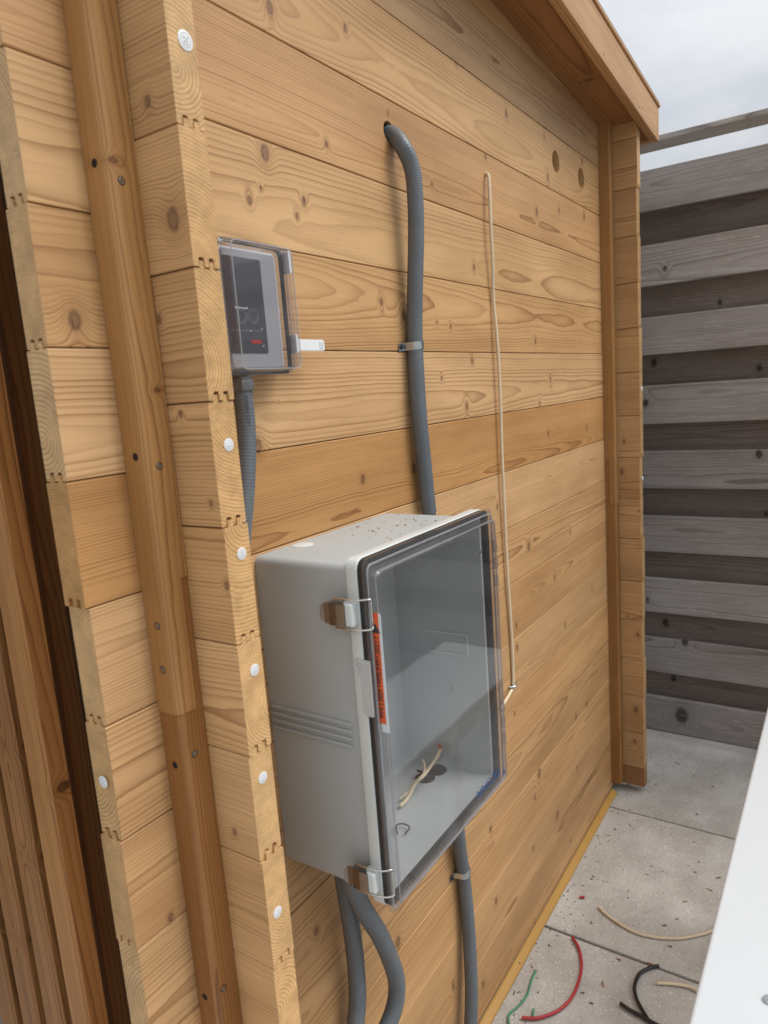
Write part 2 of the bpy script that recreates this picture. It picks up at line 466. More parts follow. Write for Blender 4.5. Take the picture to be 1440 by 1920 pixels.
# knots seen on the long wall: (px, py, radius)
KA = [(506, 15, .0075), (647, 53, .005), (497, 287, .009), (612, 270, .0045), (468, 375, .005), (570, 377, .005), (949, 213, .007),
      (727, 212, .003), (855, 119, .004), (489, 352, .003), (810, 346, .004), (889, 501, .006), (715, 567, .005), (757, 592, .007), (819, 604, .003),
      (845, 612, .004), (885, 676, .006), (828, 708, .004), (875, 762, .007), (484, 836, .0085), (680, 898, .006), (776, 878, .008),
      (991, 1025, .009), (968, 1173, .006), (970, 1214, .007), (1060, 1172, .006), (1080, 1345, .007), (1011, 1450, .011),
      (1045, 1528, .010), (1082, 1440, .006), (1070, 1575, .005), (1003, 1495, .006), (746, 1766, .008), (920, 1555, .007),
      (1020, 256, .005), (1027, 333, .007), (1091, 302, .007), (1095, 405, .008), (1006, 396, .008), (1048, 394, .005), (910, 294, .005),
      (1004, 640, .006), (1032, 712, .006), (1012, 757, .006), (1028, 812, .006), (1100, 800, .006), (1040, 1082, .006), (1110, 1105, .005),
      (660, 780, .0), (906, 1845, .007), (593, 1745, .006), (695, 1800, .0), (640, 290, .0), (557, 405, .004), (523, 752, .0012),
      (177, 767, .019), (140, 600, .0085), (320, 1720, .005), (1100, 1320, .006), (870, 1730, .006), (1000, 1590, .006), (930, 1690, .007), (850, 1850, .006)]
side = box('side_wall', XB1+.002, XF0-.002, T+.004, T+.03, .03, 2.2, 'core_brown', cabin)
LA = 2.42-XE2
HR1, HR2 = .0264, .0264
ATONE = [(1, 1, 1), (.90, .96, 1.06), (1, 1, .98), (.95, .91, .88), (1.02, 1.04, 1.05), (.98, .96, .92), (1.06, 1.09, 1.16), (.88, .78, .64), (1.03, 1.05, 1.10),
         (.96, .95, .95), (.92, .89, .86), (.94, .95, .97), (.97, .93, .88), (.88, .86, .84), (.95, .92, .88), (.90, .88, .86), (.86, .83, .8)]
for k in range(len(AJ)-1):
    z1, z0 = AJ[k], AJ[k+1]; zc = (z0+z1)/2; jx = random.uniform(-.0025, .0025)
    o = link('plank', plank_mesh(LA, z1-z0), WOOD, side)
    xc = XE2+LA/2+jx; o.location = (xc, HT+random.uniform(-.0003, .0003), zc)
    kn = []
    for px, py, r in KA:
        p = onY(px, py, 0)
        if z0-.01 < p.z < z1+.01 and r > 0 and XE2 < p.x < XF0: kn.append((p.x-xc, p.z-zc, r))
    kn = kn[:NK]
    while len(kn) < 2: kn.append((random.uniform(-LA/2+.3, LA/2-.2), random.uniform(-.05, .05), random.uniform(.003, .006)))
    props(o, seed=k*3.77+1.3, tone=ATONE[k], knots=kn, ring=.0029 if k == 7 else None)
    bpy.context.view_layer.update()
    holes = []
    for px, py, r in ((729, 247, .0165), (1042, 303, HR1), (1089.5, 334, HR2), (911, 327, .005)):
        p = onY(px, py, 0)
        if z0 < p.z < z1: holes.append((p.x-xc, p.z-zc, r))
    if holes: cut(o, holes)

KB = [(325, 412, .010), (276, 190, .005), (425, 1098, .004), (298, 600, .004), (338, 777, .003), (395, 945, .003), (300, 1005, .003), (440, 1560, .004)]
KF = [(1166, 885, .007), (1192, 1330, .008), (1190, 1390, .006), (1196, 1190, .006), (1176, 1157, .003), (1170, 828, .005)]
ENDS = []
def cross_wall(name, X0, Y0, Y1, kl, seed0, tones):
    core = box(name, X0+.008, X0+T-.008, Y0+.13, Y1-.02, .03, 2.15, 'core_brown', cabin)
    L = Y1-Y0
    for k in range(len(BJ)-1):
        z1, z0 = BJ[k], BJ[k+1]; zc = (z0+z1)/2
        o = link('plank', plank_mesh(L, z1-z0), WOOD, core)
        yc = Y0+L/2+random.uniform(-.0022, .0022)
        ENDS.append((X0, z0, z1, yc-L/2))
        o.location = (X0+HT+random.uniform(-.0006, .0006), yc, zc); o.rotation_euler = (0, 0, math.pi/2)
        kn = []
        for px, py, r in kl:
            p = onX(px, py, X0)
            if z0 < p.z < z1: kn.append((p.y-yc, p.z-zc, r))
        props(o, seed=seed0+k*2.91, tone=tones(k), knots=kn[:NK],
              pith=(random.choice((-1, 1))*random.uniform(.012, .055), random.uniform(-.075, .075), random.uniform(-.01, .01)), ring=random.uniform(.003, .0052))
    return core
cross_wall('end_wall', XB0, YST, .205, KB, 61., lambda k: tuple(v*1.12 for v in rtone(.09, .02)))  # tone lifted to paint in light these faces lack
cross_wall('far_wall', XF0, YST, .3, KF, 17., lambda k: (.5, .42, .36) if k == len(BJ)-2 else tuple(v*.9 for v in rtone(.12, .012)))

# corner battens: an upper and a lower length, half-lapped
def batten_mesh(L, sec):
    bm = bmesh.new(); a = [bm.verts.new((-L/2, y, z)) for y, z in sec]; b = [bm.verts.new((L/2, y, z)) for y, z in sec]; N = len(sec)
    for i in range(N): bm.faces.new((a[i], a[(i+1) % N], b[(i+1) % N], b[i]))
    bm.faces.new(a[::-1]); bm.faces.new(b); return me_from(bm, 'batten')
VERT = Matrix.Rotation(-math.pi/2, 4, 'Y')          # local x -> world z
def batten(name, sec_world, z0, z1, ref, parent, material=BATT, zc=None, **kw):
    """sec_world: (x, y) outline. local x=up, local y=world y, local z=-world x"""
    sec = [((y-ref[1]), -(x-ref[0])) for x, y in sec_world]
    me = batten_mesh(z1-z0, sec); zm = (z0+z1)/2; zc = zm if zc is None else zc
    for v in me.vertices: v.co.x += zm-zc                 # one length of timber keeps one grain origin
    o = link(name, me, material, None)
    o.matrix_world = Matrix.Translation((ref[0], ref[1], zc)) @ VERT
    bpy.context.view_layer.update(); o.parent = parent; o.matrix_parent_inverse = parent.matrix_world.inverted()
    props(o, **kw); shade(o, 32); return o
bx0, bx1, by0 = .4765, XB0-.0006, -.0368
def rounded(x0, x1, y0, r, n=6):
    """corner batten: square to the walls, rounded on the outer corner"""
    p = [(x1, -.0006), (x0, -.0006), (x0, y0+r)]
    for k in range(1, n):
        a = math.pi+math.pi/2*k/n; p.append((x0+r+r*math.cos(a), y0+r+r*math.sin(a)))
    return p+[(x0+r, y0), (x1, y0)]
zu = onX(345, 1090, XB0-.02).z; zl = onX(325, 1340, XB0-.036).z
xs = bx1-.0105
up = batten('corner_batten', rounded(bx0, bx1, by0, .011), zu, 2.2, ((bx0+bx1)/2, by0/2), cabin, seed=4.2, tone=(1.05, 1.02, .97), pith=(.05, .02, .003), ring=.0034, knots=[(onX(292, 275, .49).z-(zu+2.2)/2, .010, .004), (onX(350, 725, .49).z-(zu+2.2)/2, -.008, .0035)])
lap = batten('corner_batten', rounded(bx0+.00005, xs-.0004, by0+.00005, .011), zl, zu+.0002, ((bx0+bx1)/2, by0/2), up, zc=(zu+2.2)/2, seed=4.2, tone=(1.05, 1.02, .97), pith=(.05, .02, .003), ring=.0034)
ch = .006
low = batten('corner_batten', [(bx1, -.0006), (bx0+.0016, -.0006), (bx0+.0016, by0+.0016+ch), (bx0+.0016+ch, by0+.0016), (bx1, by0+.0016)], .03, zl-.0006, ((bx0+bx1)/2, by0/2), cabin, seed=9.6, tone=(.74, .62, .52), pith=(-.04, .03, .004), ring=.004)
batten('corner_batten', [(bx1, -.0006), (xs, -.0006), (xs, by0+.0016), (bx1, by0+.0016)], zl-.0006, zu-.0008, ((bx0+bx1)/2, by0/2), low, zc=(.03+zl-.0006)/2, seed=9.6, tone=(.74, .62, .52), pith=(-.04, .03, .004), ring=.004)
# far corner batten
fx0, fx1, fy0 = 2.238, XF0-.0006, -.0335
fz1 = onX(1140, 862, fx0).z; fz0 = onX(1150, 945, fx0).z
fu = batten('corner_batten', [(fx1, -.0006), (fx0, -.0006), (fx0, fy0+.003), (fx0+.003, fy0), (fx1, fy0)], fz1, 2.16, ((fx0+fx1)/2, fy0/2), cabin, seed=2.2, tone=(.95, .93, .9), pith=(.04, .03, .003), ring=.003, knots=[(onX(1142, 740, fx0).z-(fz1+2.16)/2, 0, .004)])
batten('corner_batten', [(fx1, -.013), (fx0, -.013), (fx0, fy0+.003), (fx0+.003, fy0), (fx1, fy0)], fz0, fz1+.0002, ((fx0+fx1)/2, fy0/2), fu, zc=(fz1+2.16)/2, seed=2.2, tone=(.95, .93, .9), pith=(.04, .03, .003), ring=.003)
fl = batten('corner_batten', [(fx1, -.0006), (fx0+.0012, -.0006), (fx0+.0012, fy0+.0042), (fx0+.0042, fy0+.0012), (fx1, fy0+.0012)], .035, fz0-.0005, ((fx0+fx1)/2, fy0/2), cabin, seed=5.2, tone=(.74, .66, .56), pith=(.04, -.03, .003), ring=.003)
batten('corner_batten', [(fx1, -.0006), (fx0+.0012, -.0006), (fx0+.0012, -.0124), (fx1, -.0124)], fz0-.0005, fz1-.0005, ((fx0+fx1)/2, fy0/2), fl, seed=5.2, tone=(.74, .66, .56), pith=(.04, -.03, .003), ring=.003)

# screws in the near batten (countersunk heads in small dark recesses)
def screw(p, ax, parent, r=.0036, recess=False):
    ax = Vector(ax).normalized()
    h_ = disc('screw_hole', Vector(p)-ax*.0003, ax, r*1.3, .0006, 'hole_dark', parent, 14)
    if not recess: disc('screw_head', Vector(p)-ax*.0002, ax, r, .0008, 'screw', h_, 14, inner=r*.45)
for px, py, fc, par, rec in ((177, 306, 'l', up, True), (228, 339, 'r', up, False), (254, 857, 'l', up, True), (299, 874, 'r', up, False),
                        (295, 1174, 'l', lap, False), (305, 1256, 'l', lap, False), (367, 1414, 'r', low, False), (326, 1436, 'l', low, True),
                        (421, 1854, 'r', low, False), (382, 1871, 'l', low, True)):
    p = onX(px, py, bx0) if fc == 'l' else onY(px, py, by0)
    if fc == 'l': p.x = bx0; p.y = max(min(p.y, -.004), by0+.013); ax = (-1, 0, 0)
    else:
        p.y = by0; p.x = max(min(p.x, bx1-.004), bx0+.013); ax = (0, -1, 0)
    if par is low:
        p.x += .0016 if fc == 'l' else 0; p.y += .0016 if fc == 'r' else 0
    s_ = Matrix.Identity(4)
    ob0 = set(bpy.data.objects); screw(p, ax, None, .0034, rec)
    for ob in set(bpy.data.objects)-ob0:
        if ob.parent is None:
            bpy.context.view_layer.update(); ob.parent = par; ob.matrix_parent_inverse = par.matrix_world.inverted()
for px, py in ((1139, 475), (1141, 653), (1144, 822), (1149, 1138), (1153, 1284)):
    p = onX(px, py, fx0); sc = disc('screw_head', p+Vector((.0006 if py < 900 else .0016, 0, 0)), (-1, 0, 0), .0035, .001, 'screw', None, 12); sc.parent = cabin

# numbered caps on the plank ends
def number_cap(px, py, txt, r=.0068, on='E1'):
    if on == 'E1':
        p = onY(px, py, YST); ax = Vector((0, -1, 0))
        p = onY(px, py, [e[3] for e in ENDS if e[0] == XB0 and e[1] < p.z <= e[2]][0]-.0001)
    elif on == 'E2': p = onX(px, py, XE2-.003); ax = Vector((-1, 0, 0))
    c = disc('number_cap', p, ax, r, .0008, 'white_plastic', cabin, 24)
    bm = bmesh.new(); u = Vector((1, 0, 0)) if on == 'E1' else Vector((0, -1, 0)); v = Vector((0, 0, 1)); N = 28
    a = [bm.verts.new(p+ax*.00085+(u*math.cos(2*math.pi*k/N)+v*math.sin(2*math.pi*k/N))*r*.72) for k in range(N)]
    b = [bm.verts.new(p+ax*.00085+(u*math.cos(2*math.pi*k/N)+v*math.sin(2*math.pi*k/N))*r*.64) for k in range(N)]
    for k in range(N): bm.faces.new((a[k], a[(k+1) % N], b[(k+1) % N], b[k]))
    link('ring', me_from(bm), 'print_grey', c)
    text(txt, p+ax*.0009, u, v, r*.95, 'print_grey', c, rot=-90)
def text(s, p, u, v, size, material, parent, rot=0., name='lettering', align='CENTER', outline=0.):
    cu = bpy.data.curves.new('t', 'FONT'); cu.body = s; cu.size = size; cu.align_x = align; cu.align_y = 'CENTER'
    if outline: cu.fill_mode = 'NONE'; cu.bevel_depth = outline; cu.bevel_resolution = 1
    o = bpy.data.objects.new('t', cu); COL.objects.link(o)
    me = bpy.data.meshes.new_from_object(o.evaluated_get(bpy.context.evaluated_depsgraph_get()))
    bpy.data.objects.remove(o)
    a = math.radians(rot); u2 = u*math.cos(a)+v*math.sin(a); v2 = -u*math.sin(a)+v*math.cos(a)
    me.materials.clear()
    q = link(name, me, material, parent)
    M = Matrix((u2, v2, u2.cross(v2))).transposed().to_4x4(); M.translation = p
    q.matrix_world = M; return q
number_cap(347, 76, '20', .0093); number_cap(428.5, 834, '12'); number_cap(453, 1038, '23'); number_cap(477, 1256, '13')
number_cap(492.5, 1458, '(1)'); number_cap(520, 1710, '12'); number_cap(194, 1466, '+', .0068, 'E2')
for px, py in ((1203, 729), (1204, 897)):
    p = onY(px, py, YST-.001); disc('number_cap', p, (0, -1, 0), .007, .002, 'white_plastic', cabin, 16)

# base trim
bm = bmesh.new(); tx0, tx1 = XB1+.003, XF0-.04; sec = [(-.0008, .0005), (-.0008, .0145), (-.005, .0142), (-.0175, .0075), (-.0195, .0055), (-.0195, .0005)]
bt_a = [bm.verts.new((tx0, y, z)) for y, z in sec]; bt_b = [bm.verts.new((tx1, y, z)) for y, z in sec]
for k in range(6): bm.faces.new((bt_a[k], bt_a[(k+1) % 6], bt_b[(k+1) % 6], bt_b[k]))
bm.faces.new(bt_a[::-1]); bm.faces.new(bt_b); link('base_trim', me_from(bm), 'trim_pine', cabin)
# nails in the trim
for px, py in ((1078.6, 1614.5), (974, 1806)):
    p = onZ(px, py, .0095); disc('nail', p, (0, -.5, 1), .0022, .0008, 'hole_dark', cabin, 10)

# roof
SL = -.078
def zs(x): return 2.1295+SL*(x-2.267)
def sloped(name, x0, x1, y0, y1, dz0, dz1, material, parent, bev=.0):
    bm = box_bm(x0, x1, y0, y1, 0, 1)
    for v in bm.verts: v.co.z = zs(v.co.x)+(dz0 if v.co.z < .5 else dz1)
    if bev: bmesh.ops.bevel(bm, geom=list(bm.edges), offset=bev, segments=1, affect='EDGES')
    return link(name, me_from(bm), material, parent)
roof = sloped('roof', .31, 2.415, -.104, 1.4, .021, .095, 'core_brown', cabin)
# soffit boards and fascia as boards with their own grain: built around a local frame
def sloped_board(name, x0, x1, y0, y1, dz0, dz1, parent, material=WOOD, flip=False, **kw):
    L = (x1-x0)/math.cos(math.atan(SL)); xc = (x0+x1)/2
    bm = box_bm(-L/2, L/2, y0-(y0+y1)/2, (y1-y0)/2, -(dz1-dz0)/2, (dz1-dz0)/2, .002)
    o = link(name, me_from(bm), material, parent)
    o.location = (xc, (y0+y1)/2, zs(xc)+(dz0+dz1)/2); o.rotation_euler = (0, -math.atan(SL), 0)
    props(o, **kw); return o
L_ = (2.412-.31)/math.cos(math.atan(SL))
sb = link('soffit_board', me_from(box_bm(-L_/2, L_/2, -.010, .010, -.05125, .05125, .0015)), BATT, roof)
sb.location = (1.361, -.05225, zs(1.361)+.0100); sb.rotation_euler = (math.pi/2, -math.atan(SL), 0)
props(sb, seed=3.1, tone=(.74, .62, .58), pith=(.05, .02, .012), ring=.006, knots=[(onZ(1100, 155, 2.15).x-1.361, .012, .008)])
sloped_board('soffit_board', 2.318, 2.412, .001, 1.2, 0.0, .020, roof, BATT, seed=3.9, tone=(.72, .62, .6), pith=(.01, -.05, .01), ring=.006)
sloped_board('fascia', .31, 2.4155, -.128, -.1045, -.014, .083, roof, WOOD, seed=8.3, tone=(.93, .88, .86), pith=(.09, .09, .004), ring=.005, knots=[])
end_f = box('fascia', 2.4158, 2.438, -.128, 1.2, 2.104, 2.199, WOOD, roof, .0015); props(end_f, seed=31., tone=(.93, .88, .86), pith=(.05, .2, 0), ring=.005)
sloped_board('roof_trim', .30, 2.442, -.1325, .4, .0835, .094, roof, WOOD, seed=12.3, tone=(.9, .84, .8), pith=(.0, .08, .004), ring=.004)
sloped('roof_covering', .30, 2.442, -.130, 1.42, .0945, .099, 'roof_felt', roof)
for px, py in ((1132, 102), (1199, 201), (1205, 203), (1227, 246), (1226, 211)):
    p = onY(px, py, -.128); disc('nail', p, (0, -1, 0), .0022, .0006, 'hole_dark', cabin, 8)

# end of the cabin seen past the crossed planks: dark glass behind upright slats
gl = box('window', .528, .536, .207, 1.1, .08, 2.05, 'tinted_glass', cabin)
box('window_frame', .526, .54, .1, .2065, .05, 2.1, 'black_frame', gl, .002)
batten('window_frame', [(.503, .240), (.503, .29), (.545, .29), (.545, .240)], .05, 2.1, (.52, .265), gl, SLAT, seed=3., tone=(.62, .52, .46), pith=(.03, .03, .01), ring=.004)
zt = 2.08
for k, (yy, wd, tn) in enumerate(((.2118, .0475, (.95, .9, .83)), (.2807, .052, (.72, .66, .6)), (.3545, .052, (.72, .66, .6)), (.43, .05, (.7, .65, .6)))):
    batten('upright_slat', [(.450, yy+.004), (.450, yy+wd-.004), (.454, yy+wd), (.479, yy+wd), (.479, yy), (.454, yy)], .03, zt, (.47, yy+.024), cabin, SLAT,
           seed=20+k*3.3, tone=tn, pith=(random.uniform(-.04, .04), .03, .012), ring=.0055,
           knots=[(onX(95, 1490, .45).z-(.03+zt)/2, 0., .008)] if k == 0 else [(onX(15, 1400, .45).z-(.03+zt)/2, 0., .008), (onX(55, 1610, .45).z-(.03+zt)/2, 0., .009)] if k == 1 else [(onX(8, 1745, .45).z-(.03+zt)/2, .0, .009)])
hz = onX(66, 1868, .47).z
hd = tube('door_handle', [(.474, .3430, .2), (.474, .3430, hz-.03), (.474, .3430, hz)], .0055, 'steel', cabin, 12, 3)
box('bracket', .468, .488, .3355, .352, onX(18, 1612, .47).z, onX(18, 1590, .47).z, 'steel', cabin, .001)

# ================================================================== electrical enclosure
EX0, EX1, EZ0, EZ1, EY = .6545, .9815, .7655, 1.2085, -.170
enc = empty('electrical_enclosure', ((EX0+EX1)/2, 0, EZ0))
tag(enc, 'large grey plastic electrical box with a clear latched lid fixed to the plank wall', 'electrical box')
enc.matrix_world = Matrix.Translation(enc.location); bpy.context.view_layer.update()
def P(o):      # keep world placement when parenting under the enclosure
    return o
def under(o, par):
    bpy.context.view_layer.update(); o.parent = par; o.matrix_parent_inverse = par.matrix_world.inverted(); return o
wl = .0035
def RM(o_, y, r=.013): return rrect(.648+o_, .994-o_, .7565+o_, 1.2185-o_, r, y)      # raised rim round the opening
loops = [rrect(EX0, EX1, EZ0, EZ1, .010, -.0006), rrect(EX0, EX1, EZ0, EZ1, .010, EY+.0165), RM(.0008, EY+.0162), RM(0, EY+.0150), RM(0, EY+.001), RM(.001, EY),
         rrect(EX0+wl, EX1-wl, EZ0+wl, EZ1-wl, .008, EY), rrect(EX0+wl+.001, EX1-wl-.001, EZ0+wl+.001, EZ1-wl-.001, .008, -.005)]
body = under(loft('body', loops, 'box_grey'), enc)
body.data.materials.append(MATS['box_rim'])
for f in body.data.polygons:
    if f.center.y < EY+.0166 and (f.center.x < EX0+.0005 or f.center.x > EX1-.0005 or f.center.z > EZ1-.0005 or f.center.z < EZ0+.0005 or abs(f.center.y-EY) < .0008): f.material_index = 1
# black gasket between body and lid
GY = EY-.0003
gk = [RM(.0012, GY), RM(.0012, GY-.0085), RM(.0105, GY-.0085, .008), RM(.0105, GY, .008)]
under(loft('gasket', gk+[gk[0]], 'rubber', caps=(False, False)), enc)
# clear lid: flange, raised tray, 2.5 mm wall
LY = GY-.0088; LF = -.194; b_ = .0082
def R_(o_, y, r=.012): return rrect(.6455+o_, .9985-o_, .7525+o_*1.6, 1.2185-o_*1.6, r, y)
lid_loops = [R_(0, LY), R_(0, LY-.003), R_(.001, LY-.0038), R_(b_, LY-.0042, .009), R_(b_+.0012, LF+.0025, .008), R_(b_+.0030, LF, .007)]
lid = under(loft('lid', lid_loops, 'clear_lid', caps=(False, True)), enc)
lid.data.materials.append(MATS['clear_edge'])
for f in lid.data.polygons:
    if f.center.y > LF+.0005: f.material_index = 1
inner = [R_(0.0005, LY), R_(b_+.0022, LY-.001, .007), R_(b_+.0034, LF+.005, .006), R_(b_+.0048, LF+.0024, .005)]
under(loft('lid_inner', inner, 'clear_lid', caps=(False, True)), lid)
# moulded edges around the tray, their highlights painted in as pale haze
def edge_frame(o_, y, w_, h_, r, mt, nm):
    l = [R_(o_, y, r), R_(o_, y-h_, r), R_(o_+w_, y-h_, max(r-w_, .002)), R_(o_+w_, y, max(r-w_, .002))]
    return under(loft(nm, l+[l[0]], mt, caps=(False, False)), lid)
edge_frame(b_+.0012, LF+.0034, .0014, .0014, .008, 'edge_glint', 'lid_edge')
edge_frame(b_-.0045, LY-.0040, .0014, .0016, .01, 'edge_glint', 'lid_edge')
# hinges on the right
for zc in (1.13, .86):
    for dz in (-.028, 0, .028):
        under(disc('hinge_knuckle', (.9955, LY-.0075, zc+dz-.009), (0, 0, 1), .0042, .018, 'clear_edge', None, 14), lid)
# latches on the left
def latch(py):
    z = onX(660, py, EX0-.004).z
    L = box('latch', EX0-.019, EX0-.0035, EY+.002, EY+.020, z-.0145, z+.0145, 'box_rim', None, .003, 2); under(L, enc)
    lv = bmesh.new()
    pts = [(EX0-.0205, EY+.012), (EX0-.0215, EY+.024), (EX0-.0185, EY+.037), (EX0-.0192, EY+.044), (EX0-.0208, EY+.049)]
    zz = [.0135, .0135, .0135, .0128, .0080]
    rows = [[lv.verts.new((x, y, z+s*h)) for s in (-1, 1)] for (x, y), h in zip(pts, zz)]
    for a, b in zip(rows, rows[1:]): lv.faces.new((a[0], a[1], b[1], b[0]))
    ext = bmesh.ops.extrude_face_region(lv, geom=lv.faces[:])
    for v in [e for e in ext['geom'] if isinstance(e, bmesh.types.BMVert)]: v.co.x += .0014
    o = link('latch_lever', me_from(lv), 'latch_steel', None); under(o, L)
    for s in (-1, 1):
        b = box_bm(EX0-.020, EX0-.012, EY+.014, EY+.036, z+s*.0138-.0006, z+s*.0138+.0006)
        under(link('lever_cheek', me_from(b), 'latch_steel'), L)
    yl = LY-.0055
    w_ = tube('wire_bail', [(EX0-.016, EY+.030, z+.018), (EX0-.0155, EY+.012, z+.0185), (EX0-.012, EY-.006, z+.0185), (EX0-.0045, yl-.0005, z+.0182),
         (EX0-.002, yl, z+.014), (EX0-.002, yl, z), (EX0-.002, yl, z-.014), (EX0-.0045, yl-.0005, z-.0182), (EX0-.012, EY-.006, z-.0185), (EX0-.0155, EY+.012, z-.0185), (EX0-.016, EY+.030, z-.018)], .0013, 'steel', None, 8, 6)
    under(w_, L)
latch(1147); latch(1626)
# clear hasp
z = onX(668, 1240, EX0-.006).z; zb = onX(682, 1340, EX0-.006).z
_ = [(EX0-.0052, EY+.004, z), (EX0-.0075, EY+.006, z-.006), (EX0-.0075, EY-.004, z-.012), (EX0-.0075, EY-.0045, zb)]
tp = bmesh.new(); box_bm(EX0-.0095, EX0-.0048, EY-.010, EY+.003, zb, z+.004, .0018, 2, tp)
under(link('hasp', me_from(tp), 'hasp_plastic'), enc)
under(disc('hasp_eye', (EX0-.006, EY+.006, z-.004), (-1, 0, 0), .008, .004, 'hasp_plastic', None, 18, inner=.004), enc)
for yy in (EY-.0098, EY+.0028): under(tube('hasp_rib', [(EX0-.0088, yy, zb+.002), (EX0-.0088, yy, (z+zb)/2), (EX0-.0088, yy, z+.002)], .0013, 'hasp_plastic', None, 8, 3), enc)
# moulded ribs on the left side
for k in range(4):
    p0 = onX(500, 1320+k*15.5, EX0); p1 = onX(648, 1354+k*13.5, EX0)
    zz = (p0.z+p1.z)/2
    under(box('rib', EX0-.0034, EX0+.001, EY+.030, -.004, p1.z-.0032, p1.z+.0012, 'box_grey', None, .0018, 2), enc)
# knockout plug on top, dust and chips on top
kp = onZ(567, 1022, EZ1); under(disc('knockout', (kp.x, kp.y, EZ1-.0004), (0, 0, 1), .0155, .0016, 'box_rim', None, 28), enc)
# conduit openings in the floor, plus a dark disc painting shadow under the wires
for px, py, r in ((832, 1430, .018), (797, 1458, .017)):
    p = onZ(px, py, EZ0+wl+.0012); p.x = min(p.x, EX1-.03)
    under(disc('opening_and_shadow', (p.x, min(p.y, -.03), EZ0+wl+.0008), (0, 0, 1), r, .0006, 'hole_dark', None, 24), enc)
under(disc('opening_and_shadow', (.705, -.055, EZ0+wl+.0008), (0, 0, 1), .024, .0006, 'hole_dark', None, 24), enc)
# recessed label frame on the inside of the right wall
q0 = onX(800, 1181, EX1-wl-.0012); q1 = onX(877, 1230, EX1-wl-.0012)
XI = EX1-wl-.0006
for nm, (ya, yb, za, zb_) in {'a': (q0.y, q1.y, q0.z-.0006, q0.z+.0010), 'b': (q0.y, q1.y, q1.z-.001, q1.z+.0006), 'c': (q1.y-.0014, q1.y, q1.z, q0.z)}.items():
    under(box('label_frame', XI-.0022, XI, min(ya, yb), max(ya, yb), za, zb_, 'box_rim', None), enc)
# moulding marks on the lid tray
def mark(px, py, s):
    p = onY(px, py, LF-.0004); bm = bmesh.new()
    for k in range(9):
        a = random.uniform(0, 6.3); r = random.uniform(.1, 1)*s
        box_bm(p.x+r*math.cos(a)-.0007, p.x+r*math.cos(a)+.0007, p.y-.0004, p.y+.0002, p.z+r*math.sin(a)-.0016, p.z+r*math.sin(a)+.0012, bm=bm)
    under(link('moulding_mark', me_from(bm), 'clear_edge'), lid)
mark(886, 1040, .006); mark(901, 1036, .006); mark(847, 1294, .006)
# warning label on the lid's left flank
xl = .6455+b_+.0003
def flank(px, py): return onX(px, py, xl-.0006)
t0, t1 = flank(697, 1150).z, flank(712, 1356).z; t2 = flank(716, 1372).z
yl0, yl1 = LY-.0012, LF+.0008
def lab(nm, y0, y1, z0, z1, mt, off, par=None):
    o = box(nm, xl+.0001-off, xl+.0008-off, min(y0, y1), max(y0, y1), z0, z1, mt, None); return under(o, par or lid)
wlab = lab('warning_label', yl0+.0015, yl1-.002, t2, t0, 'label_white', .0002)
lab('label_print', yl0-.0010, yl1+.0012, t1, t0+.001, 'orange_label', .0005, wlab)
ym = (yl0+yl1)/2-.0006
bm = bmesh.new(); zt_ = t0-.012
v = [bm.verts.new((xl-.0008, ym+.0065, zt_-.012)), bm.verts.new((xl-.0008, ym-.0065, zt_-.012)), bm.verts.new((xl-.0008, ym, zt_))]
bm.faces.new(v); under(link('warning_triangle', me_from(bm), 'print_dark'), wlab)
bm = bmesh.new(); zz = t0-.030
while zz > t1+.008:
    yy = yl0-.004
    while yy > yl1+.004:
        l_ = random.uniform(.002, .005); box_bm(xl-.0009, xl-.0007, max(yy-l_, yl1+.003), yy, zz-.0008, zz+.0008, bm=bm); yy -= l_+.0012
    zz -= random.choice((.0026, .0026, .0026, .004, .005))
under(link('label_lettering', me_from(bm), 'print_dark'), wlab)
# maker's lettering, upside down at the lid's lower right
pA = onY(893, 1487, LF-.0006); pB = onY(938, 1446, LF-.0006)
pm_ = (pA+pB)/2; pm_.y = LF-.0008
tx = text('TICONN', pm_, Vector((1, 0, 0)), Vector((0, 0, 1)), .0215, 'print_blue', None, rot=180); under(tx, lid)
pc = onY(945, 1447, LF-.0008)
bm = bmesh.new()
for k in range(3):
    a = math.radians(60*k+30); u = Vector((math.cos(a), 0, math.sin(a))); v_ = Vector((-math.sin(a), 0, math.cos(a)))
    c = [bm.verts.new(pc+u*.006+v_*.0009), bm.verts.new(pc-u*.006+v_*.0009), bm.verts.new(pc-u*.006-v_*.0009), bm.verts.new(pc+u*.006-v_*.0009)]
    bm.faces.new(c)
under(link('maker_mark', me_from(bm), 'print_blue'), lid)

# wires inside the enclosure
zf = EZ0+wl+.004
def fl(px, py, h=0.): p = onZ(px, py, zf+h); p.y = min(p.y, -.012); p.x = min(p.x, EX1-.012); return p
wi = tube('cable_tail', [fl(750, 1512, .002), fl(764, 1497, .004), fl(778, 1470, .02), fl(795, 1453, .03), onX(808, 1436, EX1-.045), onX(820, 1418, EX1-.025), onX(826, 1404, EX1-.014)], .0030, 'cable_beige', None, 8, 6)
tag(wi, 'thick cream wire end with red tip inside the big grey box', 'wire')
tp = onX(826, 1404, EX1-.014); tip = tube('red_tip', [tp, tp+Vector((.0008, .002, .004)), tp+Vector((.001, .004, .008))], .0032, 'cable_red', None, 8, 3); under(tip, wi)
wi2 = tube('cable_tail', [fl(750, 1498, .004), fl(770, 1480, .012), fl(793, 1452, .026), onX(796, 1436, EX1-.06), onX(792, 1424, EX1-.06)], .0018, 'cable_beige', None, 8, 6)
tag(wi2, 'thin cream wire bundled beside the thick one inside the big grey box', 'wire')
ti = onX(797, 1451, EX1-.055)
